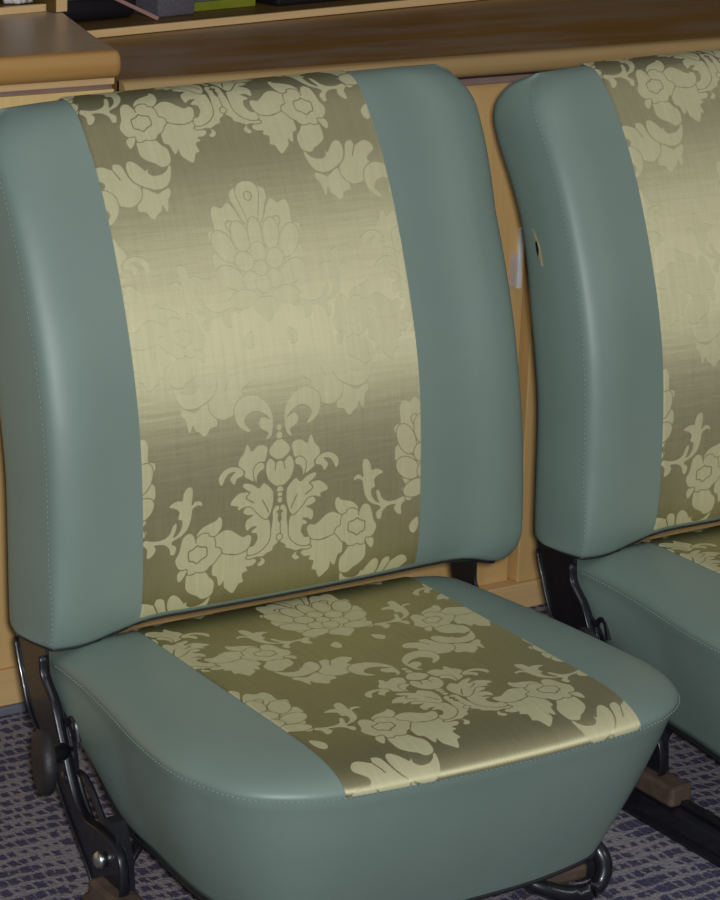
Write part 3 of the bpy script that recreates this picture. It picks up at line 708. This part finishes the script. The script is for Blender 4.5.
# right cabinet
cab = empty('low_cabinet', (1.2, .95, 0), 'long low maple-fronted cabinet behind both car seats, under the brown worktop', 'cabinet')
def sub(o): o.location = tuple(-a for a in cab.location); return o
bm = bmesh.new(); add_box(bm, .03, 2.4, .782, 1.38, .03, .660); sub(bm_obj('body', bm, M['maple'], cab))
bm = bmesh.new(); add_box(bm, .03, .578, .772, .782, .034, .668, .001); sub(bm_obj('front_panel', bm, M['maple'], cab))
bm = bmesh.new(); add_box(bm, .584, 2.4, .760, .782, .034, .668, .0015); sub(bm_obj('front_panel', bm, M['maple'], cab))
bm = bmesh.new(); add_box(bm, .03, 2.4, .754, .79, 0, .034, .002); sub(bm_obj('plinth', bm, M['maple_h'], cab))
bm = bmesh.new(); add_box(bm, .03, .578, .752, .775, .662, .670, .001); sub(bm_obj('under_shadow_strip', bm, M['mauve'], cab))  # mauve strip put in for the shadow line under the nosing
bm = bmesh.new(); add_box(bm, .5655, .5715, .7665, .7722, .409, .483, .001)
w_ = sub(bm_obj('finger_pull', bm, M['white'], cab)); tag(w_, 'narrow white plastic strip on the front')
bm = bmesh.new(); add_box(bm, .5565, .5652, .7695, .7722, .412, .452, .0005)
tag(sub(bm_obj('tape', bm, M['lilac'], cab)), 'short pale lilac piece of tape')

# right worktop: brown top with rounded light nosing
wt = empty('worktop', (1.2, .95, .66), 'long brown wooden worktop with light rounded nosing behind the car seats', 'worktop')
def place(o, e): o.location = tuple(-a for a in e.location); return o
bm = bmesh.new()
add_prism(bm, [(.023, .760), (2.4, .748), (2.4, 1.42), (.023, 1.42)], 2, .672, .6955)
place(bm_obj('top_board', bm, M['mahog'], wt), wt)
bm = bmesh.new()
yb = .760
sec = [(yb+.004, .672)]+[(yb-.004-.010*math.sin(a)**.8, .684-.0116*math.cos(a)) for a in np.linspace(.02, PI-.02, 9)]+[(yb+.004, .6957)]
A_ = [bm.verts.new((.023, y, z)) for y, z in sec]; B_ = [bm.verts.new((2.4, y-.012, z)) for y, z in sec]
n = len(sec)
for i in range(n): bm.faces.new((A_[i], A_[(i+1) % n], B_[(i+1) % n], B_[i]))
bm.faces.new(A_); bm.faces.new(B_[::-1])
place(bm_obj('nosing', bm, M['rnosing'], wt, True, math.radians(40)), wt)

# left cabinet, flush front, a little higher
lc = empty('end_cabinet', (-.6, .95, 0), 'pale wooden end cabinet at the left edge, behind the nearer car seat', 'cabinet')
bm = bmesh.new(); add_box(bm, -1.6, .020, .775, 1.38, .05, .694); place(bm_obj('body', bm, M['pale'], lc), lc)
bm = bmesh.new(); add_box(bm, -1.6, .018, .764, .775, .052, .610, .001); place(bm_obj('front_panel', bm, M['maple'], lc), lc)
bm = bmesh.new(); add_box(bm, -1.6, .0195, .763, .775, .6105, .6865, .001); tag(place(bm_obj('lit_top_rail', bm, M['pale'], lc), lc), 'upper front strip, flash brightness put into its paler colour')  # brighter flash light near the top, painted as a paler strip
bm = bmesh.new(); add_box(bm, -1.6, .018, .758, .776, .010, .052, .001); place(bm_obj('plinth', bm, M['maple_h'], lc), lc)
bm = bmesh.new(); add_box(bm, -1.6, .019, .752, .77, 0, .010, .002)
tag(place(bm_obj('toe_strip', bm, M['cove'], lc), lc), 'grey strip along the carpet')
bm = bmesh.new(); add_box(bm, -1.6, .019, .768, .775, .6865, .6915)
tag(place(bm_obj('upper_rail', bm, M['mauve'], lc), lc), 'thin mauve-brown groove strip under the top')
bm = bmesh.new(); add_box(bm, -1.6, .0195, .763, .775, .6915, .700, .001); place(bm_obj('lipping', bm, M['edge'], lc), lc)

lt = empty('raised_worktop', (-.6, .95, .69), 'raised greyish brown top with thick amber nosing at the left edge', 'worktop')
bm = bmesh.new(); add_prism(bm, [(-1.6, .760), (.018, .757), (.041, .857), (.0845, 1.017), (.030, 1.30), (-1.6, 1.30)], 2, .7005, .7285)
place(bm_obj('top_board', bm, M['ltop'], lt), lt)
bm = bmesh.new()
sec = [(.764, .7000)]+[(.757-.012*math.sin(a)**.8, .7145-.0145*math.cos(a)) for a in np.linspace(.02, PI-.02, 11)]+[(.764, .7290)]
xs = [-1.6, .012, .0165, .0195, .021]; ins = [0, 0, .0012, .004, .008]
prev = None
for x, e in zip(xs, ins):
    cyy, czz = .765, .7145
    R2 = [bm.verts.new((x, y+(0 if y > .76 else e), czz+(z-czz)*(1-e*22*.5 if e else 1))) for y, z in sec]
    if prev:
        for i in range(len(R2)): bm.faces.new((prev[i], prev[(i+1) % len(R2)], R2[(i+1) % len(R2)], R2[i]))
    else: bm.faces.new(R2)
    prev = R2
bm.faces.new(prev[::-1])
place(bm_obj('nosing', bm, M['nosing'], lt, True, math.radians(50)), lt)

# open shelving standing on the worktops, slightly askew
def askew(o, e): o.location = (0, 0, 0); return o
ax_, ay_ = .092, 1.009; th = math.atan2(.165, 1.0)
sh = empty('open_bookcase', (ax_, ay_, .6962), 'open wooden bookcase on the brown worktop, only its bottom shelf in view', 'bookcase')
sh.rotation_euler = (0, 0, th)
bm = bmesh.new(); add_box(bm, 0, 1.9, 0, .006, 0, .0090, .001); tag(bm_obj('shelf_lipping', bm, M['edge'], sh), 'pale wooden front edge')
bm = bmesh.new(); add_box(bm, 0, 1.9, .006, .26, 0, .0085); bm_obj('bottom_shelf', bm, M['shelf'], sh)
bm = bmesh.new(); add_box(bm, 0, 1.9, .26, .27, 0, .62); bm_obj('back_panel', bm, M['shelf'], sh)
bm = bmesh.new(); add_box(bm, 1.9, 1.918, 0, .27, 0, .62); bm_obj('side_panel', bm, M['edge'], sh)
bm = bmesh.new(); add_box(bm, 0, 1.918, 0, .27, .62, .638); bm_obj('top_panel', bm, M['edge'], sh)
# shared upright at the step between the two worktops
up = empty('end_bookcase', (.092, 1.009, .7288), 'open bookcase on the raised left top, pale upright post at its right end', 'bookcase')
up.rotation_euler = (0, 0, th)
bm = bmesh.new(); add_box(bm, -.016, -.001, .004, .0055, .0005, .60, .0005); tag(bm_obj('post_edging', bm, M['edge'], up), 'pale front edge of the upright')
bm = bmesh.new(); add_box(bm, -.018, -.0005, .0055, .26, .0005, .60); bm_obj('side_panel', bm, M['shelf'], up)
bm = bmesh.new(); add_box(bm, -1.2, -.019, .02, .026, 0, .008); bm_obj('shelf_lipping', bm, M['edge'], up)
bm = bmesh.new(); add_box(bm, -1.2, -.019, .026, .26, 0, .008); bm_obj('bottom_shelf', bm, M['shelf'], up)
bm = bmesh.new(); add_box(bm, -1.2, -.019, .26, .27, 0, .60); bm_obj('back_panel', bm, M['shelf'], up)

def local(px, py): return (ax_+px*math.cos(th)-py*math.sin(th), ay_+px*math.sin(th)+py*math.cos(th))
ZB = .6962+.0087
def item(name, px, py, label, cat, rz=0, z=ZB):
    x, y = local(px, py); e = empty(name, (x, y, z), label, cat); e.rotation_euler = (0, 0, th+rz); return e
# glossy black case with curved lower edge
e = item('black_case', .075, .105, 'glossy black case with rounded lower edge beside the pale upright', 'case')
bm = bmesh.new(); add_box(bm, -.055, .065, -.055, .08, 0, .09, .014, 4); bm_obj('body', bm, M['black'], e, True)
bm = bmesh.new(); add_tube(bm, [(-.05, -.056, .030), (0, -.058, .027), (.06, -.056, .030)], .0018, 8); bm_obj('zip', bm, M['steel'], e, True)
# pale card slip leaning
e = item('pink_card', .105, .028, 'thin pinkish card slip leaning over the black case', 'card')
bm = bmesh.new(); add_prism(bm, [(-.06, .046), (-.055, .048), (.045, .0035), (.042, .0)], 1, -.001, .001); bm_obj('slip', bm, M['pinkcard'], e)
e = item('speckled_box', .185, .10, 'speckled grey cloth-covered box between black case and lime-edged book', 'box')
bm = bmesh.new(); add_box(bm, -.026, .03, -.06, .06, 0, .11, .003); bm_obj('body', bm, M['greycloth'], e, True)
bm = bmesh.new(); add_box(bm, -.027, .031, -.061, .061, .1105, .135, .003); bm_obj('lid', bm, M['greycloth'], e, True)
e = item('lime_book', .275, .12, 'book lying flat with a lime yellow spine facing out', 'book')
bm = bmesh.new(); add_box(bm, -.05, .05, -.062, .06, 0, .011, .001); tag(bm_obj('cover', bm, M['lime'], e), 'lime yellow cover')
bm = bmesh.new(); add_box(bm, -.048, .048, -.058, .058, .0112, .0135); bm_obj('pages', bm, M['greycloth'], e)
e = item('black_binder', .275, .12, 'black binder lying on the lime-edged book', 'binder', 0, ZB+.0137)
bm = bmesh.new(); add_box(bm, -.052, .056, -.060, .06, 0, .035, .003); bm_obj('cover', bm, M['black'], e)
bm = bmesh.new(); add_box(bm, -.03, .03, -.0612, -.0598, .008, .026); bm_obj('spine_panel', bm, M['greycloth'], e)
e = item('long_black_box', .475, .10, 'long low black box on the shelf behind the nearer car seat', 'box')
bm = bmesh.new(); add_box(bm, -.13, .15, -.060, .07, 0, .07, .004); bm_obj('body', bm, M['black'], e)
bm = bmesh.new(); add_box(bm, -.131, .151, -.061, .071, .0705, .085, .004); bm_obj('lid', bm, M['black'], e)
e = item('maroon_book', -.075, .10, 'dark maroon book standing at the top left corner', 'book', 0, .7288+.0082)
bm = bmesh.new(); add_box(bm, -.10, .0, -.055, .10, 0, .10, .003); bm_obj('cover', bm, M['maroon'], e)
bm = bmesh.new(); add_box(bm, -.097, -.003, -.0515, .1005, .1002, .101); bm_obj('pages', bm, M['white'], e)
# crumpled white bag
x, y = local(-.045, .036)
bm = bmesh.new(); bmesh.ops.create_icosphere(bm, subdivisions=4, radius=1)
for v in bm.verts:
    k = 1+.28*math.sin(v.co.x*7+v.co.z*4)*math.sin(v.co.y*6-v.co.z*5)+.12*math.sin(v.co.x*19+v.co.y*15)
    v.co = Vector((v.co.x*.018*k, v.co.y*.008*k, max(v.co.z*.020*k, -.016)))
o = bm_obj('plastic_bag', bm, M['bag'], None, True); o.location = (x, y, .7288+.0165+.0086)
tag(o, 'crumpled white plastic bag left of the pale upright', 'bag')

# ------------------------------------------------------------------ camera
cam = bpy.data.cameras.new('camera'); co = bpy.data.objects.new('camera', cam); C.objects.link(co)
r = Vector((0.84042052, -0.54085102, 0.03425671)); u = Vector((0.135748, 0.27129065, 0.95287663)); f = Vector((0.52465782, 0.79616679, -0.30141767))
mt = Matrix((r, u, -f)).transposed().to_4x4(); mt.translation = Vector((-1.31189039, -1.75321146, 1.19214013))
co.matrix_world = mt
cam.sensor_fit = 'VERTICAL'; cam.sensor_height = 30; cam.lens = 2701.2676*30/900
cam.clip_start = .05
bpy.context.scene.camera = co

# ------------------------------------------------------------------ light
def area(name, loc, target, size, power, col, sy=None):
    l = bpy.data.lights.new(name, 'AREA'); l.size = size; l.energy = power; l.color = col
    if sy: l.shape = 'RECTANGLE'; l.size_y = sy
    o = bpy.data.objects.new(name, l); C.objects.link(o); o.location = loc
    o.rotation_euler = (Vector(target)-Vector(loc)).to_track_quat('-Z', 'Y').to_euler(); return o
camp = Vector((-1.3119, -1.7532, 1.1921))
area('camera_flash', camp+r*.028+u*.018, (.25, .35, .35), .045, FLASH, (.93, .97, 1))
area('ceiling_light', (.4, -.4, 2.5), (.3, .3, 0), 1.3, CEIL, (1, .93, .82))
area('sheen_fill_light', (1.6, -3.0, 2.3), (.1, .4, .5), .9, SHEEN_FILL, (1, .97, .9))  # added fill lamp out of view, widens the satin highlight on the backrests
#area('window', ...)
w = bpy.data.worlds.new('world'); bpy.context.scene.world = w; w.use_nodes = True
w.node_tree.nodes['Background'].inputs[0].default_value = (.75, .85, 1, 1)
w.node_tree.nodes['Background'].inputs[1].default_value = WORLD
vs = bpy.context.scene.view_settings
vs.view_transform = 'Standard'; vs.look = 'None'; vs.exposure = 0; vs.gamma = 1; vs.use_curve_mapping = False
